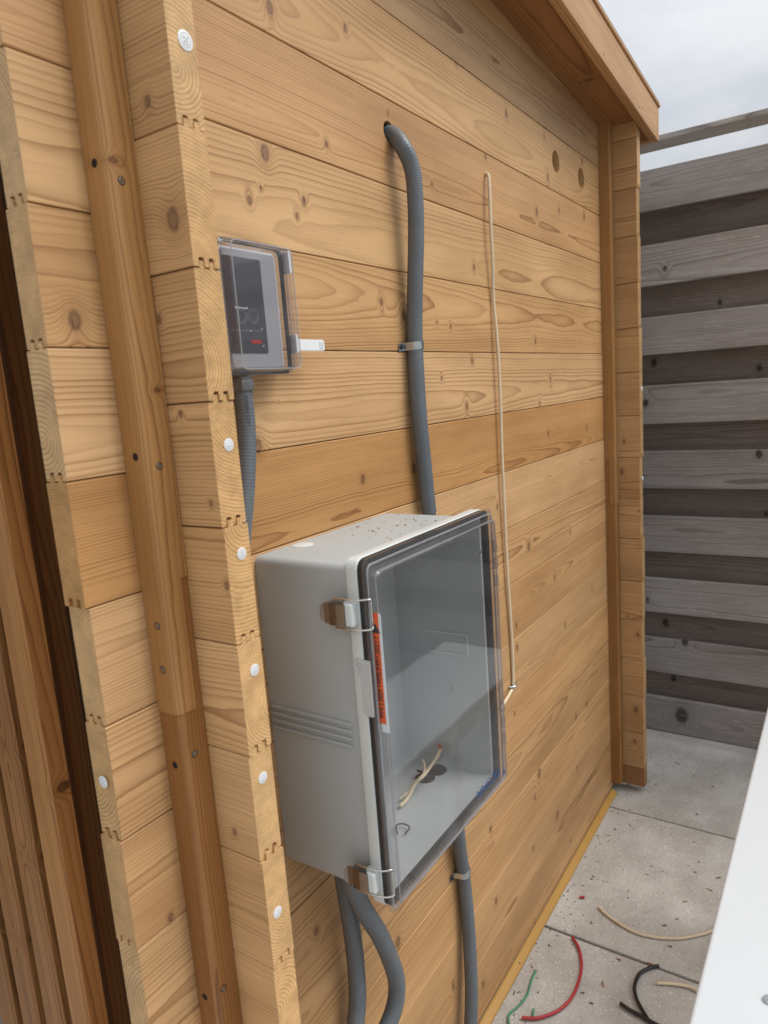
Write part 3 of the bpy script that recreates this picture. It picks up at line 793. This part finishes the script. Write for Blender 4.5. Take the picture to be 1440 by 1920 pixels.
tag(tube('cable_tie', [ti+Vector((-.014, .006, .012)), ti+Vector((-.004, .001, .004)), ti, ti+Vector((.004, -.004, -.002))], .0022, 'cable_black', None, 8, 5), 'black cable tie round the cream wires inside the box', 'cable tie')
c0 = fl(752, 1551, .001)
tag(tube('cable_loop', [c0+Vector((-.016, -.004, .0)), c0+Vector((-.004, .006, .003)), c0+Vector((.006, .000, .002)), c0+Vector((.004, -.012, .001)), c0+Vector((-.012, -.014, 0))], .0011, 'cable_black', None, 8, 6), 'thin dark wire loop on the floor of the grey box', 'wire')

# ================================================================== controller under a clear guard
GX0, GX1, GZ0, GZ1 = .612, .7345, 1.4405, 1.6035
grd = empty('controller_box', ((GX0+GX1)/2, 0, GZ0)); bpy.context.view_layer.update()
tag(grd, 'small clear plastic cover over a wall controller, white latch tab sticking out', 'control box')
def GR(o_, y, r): return rrect(GX0+o_, GX1-o_, GZ0+o_, GZ1-o_, r, y)
GB, GF = -.026, -.050
lb = [GR(0, -.0006, .014), GR(0, GB+.003, .014), GR(.0025, GB, .012), GR(.006, GB, .010), GR(.0065, -.004, .009), GR(.0065, -.0006, .009)]
under(loft('back_frame', lb, 'clear_cover', caps=(False, False)), grd)
gk = [GR(.0022, GB-.0003, .013), GR(.0022, GB-.0045, .013), GR(.0062, GB-.0045, .010), GR(.0062, GB-.0003, .010)]
under(loft('gasket', gk+[gk[0]], 'rubber', caps=(False, False)), grd)
cv_ = [GR(.0012, GB-.0048, .014), GR(.0012, GB-.009, .014), GR(.0045, GB-.0095, .011), GR(.0065, GF+.002, .009), GR(.0085, GF, .007)]
cov = under(loft('cover', cv_, 'clear_cover', caps=(False, True)), grd)
ci = [GR(.0016, GB-.0048, .013), GR(.0066, GB-.0090, .009), GR(.0085, GF+.004, .007), GR(.0105, GF+.0022, .005)]
under(loft('cover_inner', ci, 'clear_cover', caps=(False, True)), cov)
def gframe(o_, y, w_, h_, r, mt, nm):
    l = [GR(o_, y, r), GR(o_, y-h_, r), GR(o_+w_, y-h_, r), GR(o_+w_, y, r)]
    return under(loft(nm, l+[l[0]], mt, caps=(False, False)), cov)
gframe(.0072, GF-.0001, .0013, .0009, .008, 'edge_glint', 'cover_edge')
gframe(.0052, GB-.0098, .0016, .001, .010, 'clear_edge', 'cover_edge')
# device
DX1 = onY(524, 560, -.030).x
dv = loft('controller', [rrect(GX0+.008, DX1, GZ0+.009, GZ1-.010, .006, -.001), rrect(GX0+.008, DX1, GZ0+.009, GZ1-.010, .006, -.027), rrect(GX0+.011, DX1-.003, GZ0+.012, GZ1-.013, .004, -.030)], 'white_plastic'); under(dv, grd)
SX1 = onY(494, 560, -.0316).x+.004
under(loft('controller_face', [rrect(GX0+.010, DX1-.005, GZ0+.011, GZ1-.014, .003, -.0301), rrect(GX0+.010, DX1-.005, GZ0+.011, GZ1-.014, .003, -.0308)], 'grey_plastic'), dv)
sc = under(loft('display', [rrect(GX0+.0105, SX1-.004, GZ0+.028, GZ1-.022, .002, -.0309), rrect(GX0+.0105, SX1-.004, GZ0+.028, GZ1-.022, .002, -.0316)], 'screen'), dv)
p = onY(463, 594, -.0319)
for ch_, px in (('D', 454), ('O', 475)):
    tx = text(ch_, onY(px, 594, -.0319), Vector((1, 0, 0)), Vector((0, 0, 1)), .026, 'print_grey', None, outline=.00022); under(tx, sc)
# the display characters are thin outlines: lay the screen colour over their middles
under(box('display_line', GX0+.0135, SX1-.012, -.0319, -.0317, p.z-.0165, p.z-.0161, 'print_grey', None), sc)
bm = bmesh.new(); q_ = onY(453, 577, -.0319)
for k in range(7): box_bm(q_.x-.011+k*.0032, q_.x-.0088+k*.0032, -.0320, -.0317, q_.z-.0012, q_.z+random.uniform(.0006, .0014), bm=bm)
under(link('display_print', me_from(bm), 'label_white'), sc)
pr_ = onY(480, 641, -.0319); under(box('indicator', pr_.x-.008, pr_.x+.010, -.0321, -.0317, pr_.z-.0020, pr_.z+.0022, 'red_led', None, .0001), sc)
for px, py in ((470, 620), (491, 617), (494, 649)):
    p = onY(px, py, -.0319); under(disc('display_dot', p, (0, -1, 0), .0011, .0003, 'label_white', None, 8), sc)
p = onY(527, 579, -.03); under(disc('screw_lug', p+Vector((0, .010, 0)), (0, -1, 0), .0042, .004, 'white_plastic', None, 16, inner=.002), dv)
# latches
zl1 = onY(553, 497, -.03).z
under(box('latch_tab', GX1-.0015, GX1+.0032, -.040, -.022, zl1-.014, zl1+.014, 'white_plastic', None, .0012, 2), grd)
zl2 = onY(585, 648, -.03).z
hb = under(box('latch_tab', GX1-.0015, GX1+.0030, -.040, -.022, zl2-.011, zl2+.013, 'white_plastic', None, .0012, 2), grd)
xr = onY(606.5, 648, -.033).x
o = loft('latch_lever', [rrect(GX1+.001, xr, zl2-.0075, zl2+.0075, .003, -.031), rrect(GX1+.001, xr, zl2-.0075, zl2+.0075, .003, -.0345), rrect(GX1+.0015, xr-.0006, zl2-.007, zl2+.007, .0025, -.0352)], 'white_plastic'); under(o, grd)
for k in range(3): under(box('grip_ridge', xr-.012+k*.0032, xr-.0105+k*.0032, -.0360, -.0351, zl2-.0055, zl2+.0055, 'white_plastic', None, .0003), o)
# gland and its conduit
gc = onY(455, 712, -.021); gx, gy = gc.x-.002, -.021
gland = under(disc('gland_nut', (gx, gy, GZ0-.0165), (0, 0, 1), .0162, .013, 'gland', None, 6), grd)
under(disc('gland_collar', (gx, gy, GZ0-.0045), (0, 0, 1), .0132, .0042, 'gland', None, 20), grd)
cpath = [(gx, gy, GZ0-.016), (gx, gy, GZ0-.05), (gx-.004, gy-.001, GZ0-.085), (gx-.016, gy-.002, GZ0-.14), (gx-.035, gy-.002, GZ0-.21), (gx-.050, gy-.002, GZ0-.27), (gx-.058, gy-.002, GZ0-.33)]
co = tube('conduit', cpath, .0118, 'conduit', None, 20, 12)
tag(co, 'grey flexible conduit running down from the small controller behind the plank end', 'conduit', 'grey flexible conduits')

nn = Vector((-.5, -.866, 0)); uu = Vector((0, 0, -1))
tx = text('FLEXIBLE CONDUIT 1/2', Vector((gx, gy, GZ0-.052))+nn*.01225, uu, nn.cross(uu), .0056, 'print_dark', None); under(tx, co)

# ================================================================== conduits on the wall
CR = .0138
def wall_pts(pix, Y): return [onY(x, y, yy) for (x, y), yy in zip(pix, Y)]
mp = wall_pts([(727, 240), (733, 252), (755, 275), (773, 318), (779, 380), (780, 450), (778.5, 520), (777.5, 580), (778, 640), (781, 700), (787, 790), (795, 870), (803, 950), (808, 1000)],
              [.03, .002, -.022, -.030, -.031, -.028, -.023, -.018, -.0150, -.0165, -.018, -.018, -.018, -.018])
mp[0] = Vector((mp[1].x-.001, .03, mp[1].z+.002))
mp.append(Vector((mp[-1].x, -.018, 1.08)))
o = tube('conduit', mp[:-2]+[Vector((mp[-3].x+.002, -.018, 1.19))], CR, 'conduit', None, 24, 14)
tag(o, 'grey flexible conduit curving out of the wall hole down to the big box', 'conduit', 'grey flexible conduits')
def strap(p, w_, label, tilt=0.):
    s = empty('pipe_strap', p); bpy.context.view_layer.update(); tag(s, label, 'pipe strap', 'metal pipe straps')
    bm = bmesh.new(); N = 12; R = CR+.0004; prof = [(-CR-.019, -.0012), (-CR-.004, -.0012)]
    yc = p.y
    for k in range(N+1):
        a = math.pi*k/N; prof.append((p.x*0-R*math.cos(a), yc-R*math.sin(a) if True else 0))
    prof += [(CR+.0042, -.0012), (CR+.006, -.0012)]
    rows = []
    for (dx_, y) in prof:
        rows.append([bm.verts.new((p.x+dx_, min(y, -.0012) if abs(dx_) > R else y, p.z+s_*w_/2+dx_*tilt)) for s_ in (-1, 1)])
    for a, b in zip(rows, rows[1:]): bm.faces.new((a[0], a[1], b[1], b[0]))
    ext = bmesh.ops.extrude_face_region(bm, geom=bm.faces[:])
    cen = Vector((p.x, yc, p.z))
    for v in [e for e in ext['geom'] if isinstance(e, bmesh.types.BMVert)]:
        d_ = Vector((v.co.x-cen.x, v.co.y-cen.y, 0))
        if abs(v.co.x-cen.x) > R+.001: v.co.y -= .0012
        else: v.co += d_.normalized()*.0012
    under(link('strap_band', me_from(bm), 'zinc'), s)
    under(disc('screw_head', (p.x-CR-.012, -.0024, p.z-.012*tilt), (0, -1, 0), .0048, .0022, 'rubber', None, 14), s)
    return s
strap(Vector((mp[8].x, mp[8].y, onY(778, 648, -.015).z)), .0135, 'metal pipe strap with a black screw holding the conduit above the box', .08)

def free(pix, Y, r, label):
    o = tube('conduit', wall_pts(pix, Y), r, 'conduit', None, 24, 14); tag(o, label, 'conduit', 'grey flexible conduits'); return o
zb = EZ0
free([(857, 1540), (862, 1590), (869, 1640), (877, 1720), (882, 1800), (884, 1870), (880, 1960), (868, 2060)], [-.022, -.018, -.0152, -.017, -.022, -.026, -.03, -.035], CR, 'grey flexible conduit hanging from the right end of the big box')
pz_ = onY(868.5, 1634, -.0152); strap(Vector((pz_.x, -.0155, pz_.z)), .0125, 'metal pipe strap on the conduit below the big box', .1)
free([(641, 1620), (650, 1680), (660, 1745), (668, 1820), (670, 1880), (662, 1950), (648, 2040)], [-.045, -.038, -.032, -.028, -.028, -.03, -.03], CR+.0002, 'dark grey conduit dropping straight from the left end of the big box')
free([(648, 1610), (660, 1655), (682, 1705), (712, 1753), (736, 1810), (744, 1850), (738, 1893), (718, 1945), (695, 2000)], [-.075, -.075, -.075, -.075, -.072, -.07, -.066, -.06, -.055], CR+.0002, 'grey conduit bulging to the right in front of another one under the big box')

# thin cable on the wall
cp = wall_pts([(910, 322), (912.5, 326), (917, 345), (920, 420), (924, 500), (925, 560), (933, 650), (938, 750), (941, 850), (946, 960), (950, 1050), (955, 1130), (960, 1210), (962, 1282), (957, 1298), (949, 1312), (938, 1330)],
              [.02, -.004, -.010, -.012, -.010, -.006, -.010, -.010, -.009, -.008, -.007, -.006, -.005, -.0045, -.008, -.012, -.016])
cp[0] = Vector((cp[1].x, .02, cp[1].z))
o = tube('cable', cp, .0036, 'cable_beige', None, 10, 10)
tag(o, 'thin cream cable hanging down the plank wall from a small hole', 'cable')
pc = onY(961.5, 1286, -.005)
clip = empty('cable_clip', pc); bpy.context.view_layer.update(); tag(clip, 'shiny metal clip pinning the cream cable to the wall', 'cable clip')
under(tube('clip_saddle', [pc+Vector((-.011, .0045, .0)), pc+Vector((-.006, -.003, 0)), pc+Vector((0, -.0065, 0)), pc+Vector((.006, -.003, 0)), pc+Vector((.010, .0045, 0))], .0030, 'zinc', None, 8, 5), clip)
under(disc('screw_head', pc+Vector((.0125, .004, -.001)), (0, -1, 0), .0062, .004, 'zinc', None, 14, inner=.003), clip)

# ================================================================== fence behind
FX = 2.74
fence = empty('fence', (FX, -.4, 0)); bpy.context.view_layer.update()
tag(fence, 'weathered grey fence of staggered horizontal boards behind the cabin', 'fence')
FZ = [(1.966, 2.1025), (1.717, 1.859), (1.469, 1.6025), (1.221, 1.362), (.977, 1.1175), (.737, .876), (.493, .6307), (.25, .391), (.008, .15)]
FY0, FY1 = -3.2, .9; LF_ = FY1-FY0
KFF = [(1263, 341, .006), (1247, 502, .008), (1350, 569, .008), (1424, 689, .011), (1226, 681, .012), (1210, 755, .012), (1423, 852, .012), (1436, 962, .007), (1248, 1168, .014), (1284, 1203, .013), (1263, 1270, .011), (1278, 1340, .026), (1214, 1125, .009)]
def board(z0, z1, x0, th, k, tn):
    hh = z1-z0
    o = link('board', me_from(box_bm(-LF_/2, LF_/2, -th/2, th/2, -hh/2, hh/2, .0022), 'board'), GREY, None)
    zc = (z0+z1)/2; yc = (FY0+FY1)/2
    o.location = (x0+th/2, yc, zc); o.rotation_euler = (random.uniform(-.01, .01), random.uniform(-.0035, .0035), math.pi/2)
    kn = []
    for px, py, r in KFF:
        p = onX(px, py, x0)
        if z0 < p.z < z1 and (x0 > FX+.01) == (px in (1350, 1424, 1226, 1248, 1263, 1436)): kn.append((p.y-yc, p.z-zc, r))
    props(o, seed=k*4.13+80, tone=tn, knots=kn[:NK], pith=(random.choice((-1, 1))*random.uniform(.02, .08), random.uniform(-.06, .06), random.uniform(-.02, .02)), ring=random.uniform(.004, .008))
    under(o, fence); return o
for k, (z0, z1) in enumerate(FZ):
    b = random.uniform(.85, 1.15)+(.2 if k < 3 else 0)
    board(z0, z1, FX, .018, k, (b*1.03, b*.99, b*.96))
    if k < len(FZ)-1:
        b = random.uniform(.42, .62)  # browner back boards, darkened further to paint the shade behind the front ones
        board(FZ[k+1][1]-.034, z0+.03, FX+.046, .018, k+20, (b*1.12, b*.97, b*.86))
for yy in (-2.3, -.95, .35):
    o = link('post', me_from(box_bm(-1.08, 1.08, -.034, .034, -.0135, .0135, .002)), GREY, None); o.matrix_world = Matrix.Translation((FX+.032, yy, 1.11)) @ VERT
    props(o, tone=(.7, .65, .62)); under(o, fence)
cr = link('capping_rail', me_from(box_bm(-LF_/2, LF_/2, -.058, .058, -.009, .009, .002)), GREY, None); cr.location = (FX+.057, (FY0+FY1)/2, 2.202); cr.rotation_euler = (0, 0, math.pi/2)
props(cr, seed=3.3, tone=(1.25, 1.2, 1.15)); under(cr, fence)

# ================================================================== white table at the right
TZ = .62; TY = -.5065
tb = empty('table', (1.2, -.65, 0)); bpy.context.view_layer.update()
tag(tb, 'plain white tabletop with grey specks at the right edge, nearest the camera', 'table')
top = under(box('table_top', .55, 1.86, -.79, TY, TZ-.028, TZ, 'white_top', None, .005, 3), tb)
under(box('apron', .70, 1.71, TY-.060, TY-.045, TZ-.11, TZ-.0285, 'white_plastic', None, .002), tb)
for lx in (.65, 1.76):
    for ly in (-.74, TY-.035):
        under(box('leg', lx-.022, lx+.022, ly-.022, ly+.022, .0005, TZ-.0285, 'white_plastic', None, .003), tb)
p = onZ(1442, 1877, TZ); under(disc('bolt', (p.x, p.y, TZ-.0002), (0, 0, 1), .007, .004, 'zinc', None, 16), tb)

# ================================================================== offcuts on the pavers
def floor_wire(name, pix, r, mt, label, hs=None, cat='wire', ends=None):
    pts = [onZ(x, y, r+.0012+(hs[i] if hs else 0)) for i, (x, y) in enumerate(pix)]
    o = tube(name, pts, r, mt, None, 10, 8); tag(o, label, cat, 'wire offcuts on the pavers')
    if ends:
        d_ = (pts[0]-pts[1]).normalized(); e = tube('copper_core', [pts[0]-d_*.002, pts[0]+d_*.001, pts[0]+d_*.0022], r*.6, ends, None, 8, 2); under(e, o)
    return o
floor_wire('wire_offcut', [(1073, 1757), (1084, 1775), (1090, 1800), (1089, 1825), (1081, 1852), (1069, 1874), (1050, 1892), (1028, 1903), (1005, 1909), (978, 1908)], .0036, 'cable_red', 'long curved red wire offcut lying on the pavers', ends='copper')
floor_wire('wire_offcut', [(1005, 1820), (999, 1830), (994, 1846), (988, 1865), (974, 1884), (957, 1899), (953, 1910), (956, 1930)], .0024, 'cable_green', 'wavy green wire offcut close to the cabin base', ends='copper')
floor_wire('wire_offcut', [(1001, 1892), (999, 1900), (1000, 1908)], .0022, 'cable_green', 'tiny green wire scrap beside the red wire')
floor_wire('wire_offcut', [(1235, 1811), (1218, 1815), (1199, 1826), (1190, 1848), (1192, 1868), (1201, 1888), (1213, 1908), (1225, 1928)], .0042, 'cable_black', 'black wire offcut bent like a hook at the paver joint')
floor_wire('wire_offcut', [(1163, 1881), (1180, 1893), (1200, 1904), (1225, 1918), (1250, 1930)], .0042, 'cable_black', 'straight black wire offcut crossing the hooked black one')
floor_wire('wire_offcut', [(1123, 1700), (1133, 1711), (1150, 1724), (1175, 1740), (1200, 1751), (1235, 1758), (1275, 1759), (1310, 1753), (1335, 1745), (1370, 1728)], .0036, 'cable_beige', 'long cream wire offcut curving towards the white table')
floor_wire('wire_offcut', [(1232, 1843), (1255, 1844), (1280, 1847), (1300, 1853), (1325, 1870)], .0036, 'cable_beige', 'short cream wire offcut below the long one by the table')
floor_wire('wire_offcut', [(1087, 1682), (1092, 1682), (1096, 1682)], .0034, 'cable_red', 'tiny red wire snippet alone on the middle paver')

# wood chips: one scatter on the ground, one on top of the box
def chips(name, spots, z, label):
    bm = bmesh.new()
    for x, y, L, wd in spots:
        a = random.uniform(0, math.pi); h = random.uniform(.0006, .0018)
        M = Matrix.Translation((x, y, z+h/2)) @ Matrix.Rotation(a, 4, 'Z') @ Matrix.Rotation(random.uniform(-.25, .25), 4, 'Y')
        b = bmesh.ops.create_cube(bm, size=1)['verts']
        bend = random.uniform(-.3, .3)
        for v in b: v.co = M @ Vector((v.co.x*L, v.co.y*wd*(1 if v.co.x < 0 else .5)+bend*L*v.co.x*v.co.x, v.co.z*h))
    o = link(name, me_from(bm), 'chip'); o['kind'] = 'stuff'; o['label'] = label; o['category'] = 'wood chips'; return o
sp = []
for px, py, s in ((1022, 1432 if False else 1431, 9), (1270, 1431, 9), (1336, 1475, 6), (1307, 1526, 6), (1302, 1635, 6), (1347, 1645, 12), (1330, 1668, 10), (1284, 1690, 8), (1269, 1723, 6), (1245, 1735, 8), (1256, 1774, 7),
                  (1218, 1806, 8), (1131, 1845, 10), (1092, 1861, 6), (1160, 1799, 7), (1092, 1642 if False else 1660, 4), (1112, 1643, 7), (1109, 1648, 5), (1178, 1671, 3), (1108, 1880, 6), (1030, 1772, 5), (997, 1812, 6), (965, 1861, 7), (972, 1860, 4)):
    p = onZ(px, py, .001); sp.append((p.x, p.y, s*.0016, s*.00035+.0008))
for k in range(170):
    x = random.uniform(.9, 2.6); y = -.022-abs(random.gauss(0, .05 if k < 130 else .22))
    L = random.choice((.003, .004, .006, .009)); sp.append((x, y, L, random.uniform(.001, .0025)))
chips('wood_chips', sp, .0005, 'brown wood chips and crumbs scattered over the pavers')
sp = []
for k in range(34):
    x = random.gauss(.87, .055); y = random.uniform(EY+.008, -.01)
    if x < EX0+.02 or x > EX1-.01: continue
    sp.append((x, y, random.choice((.001, .0012, .0016, .0024)), random.uniform(.0004, .0007)))
for px, py, L in ((672, 988, .014), (700, 996, .008), (760, 985, .004), (745, 986, .004), (765, 1005, .005), (710, 991, .006)):
    p = onZ(px, py, EZ1); sp.append((p.x, p.y, L, .0016))
chips('wood_chips', sp, EZ1+.0002, 'wood crumbs lying on top of the grey electrical box')
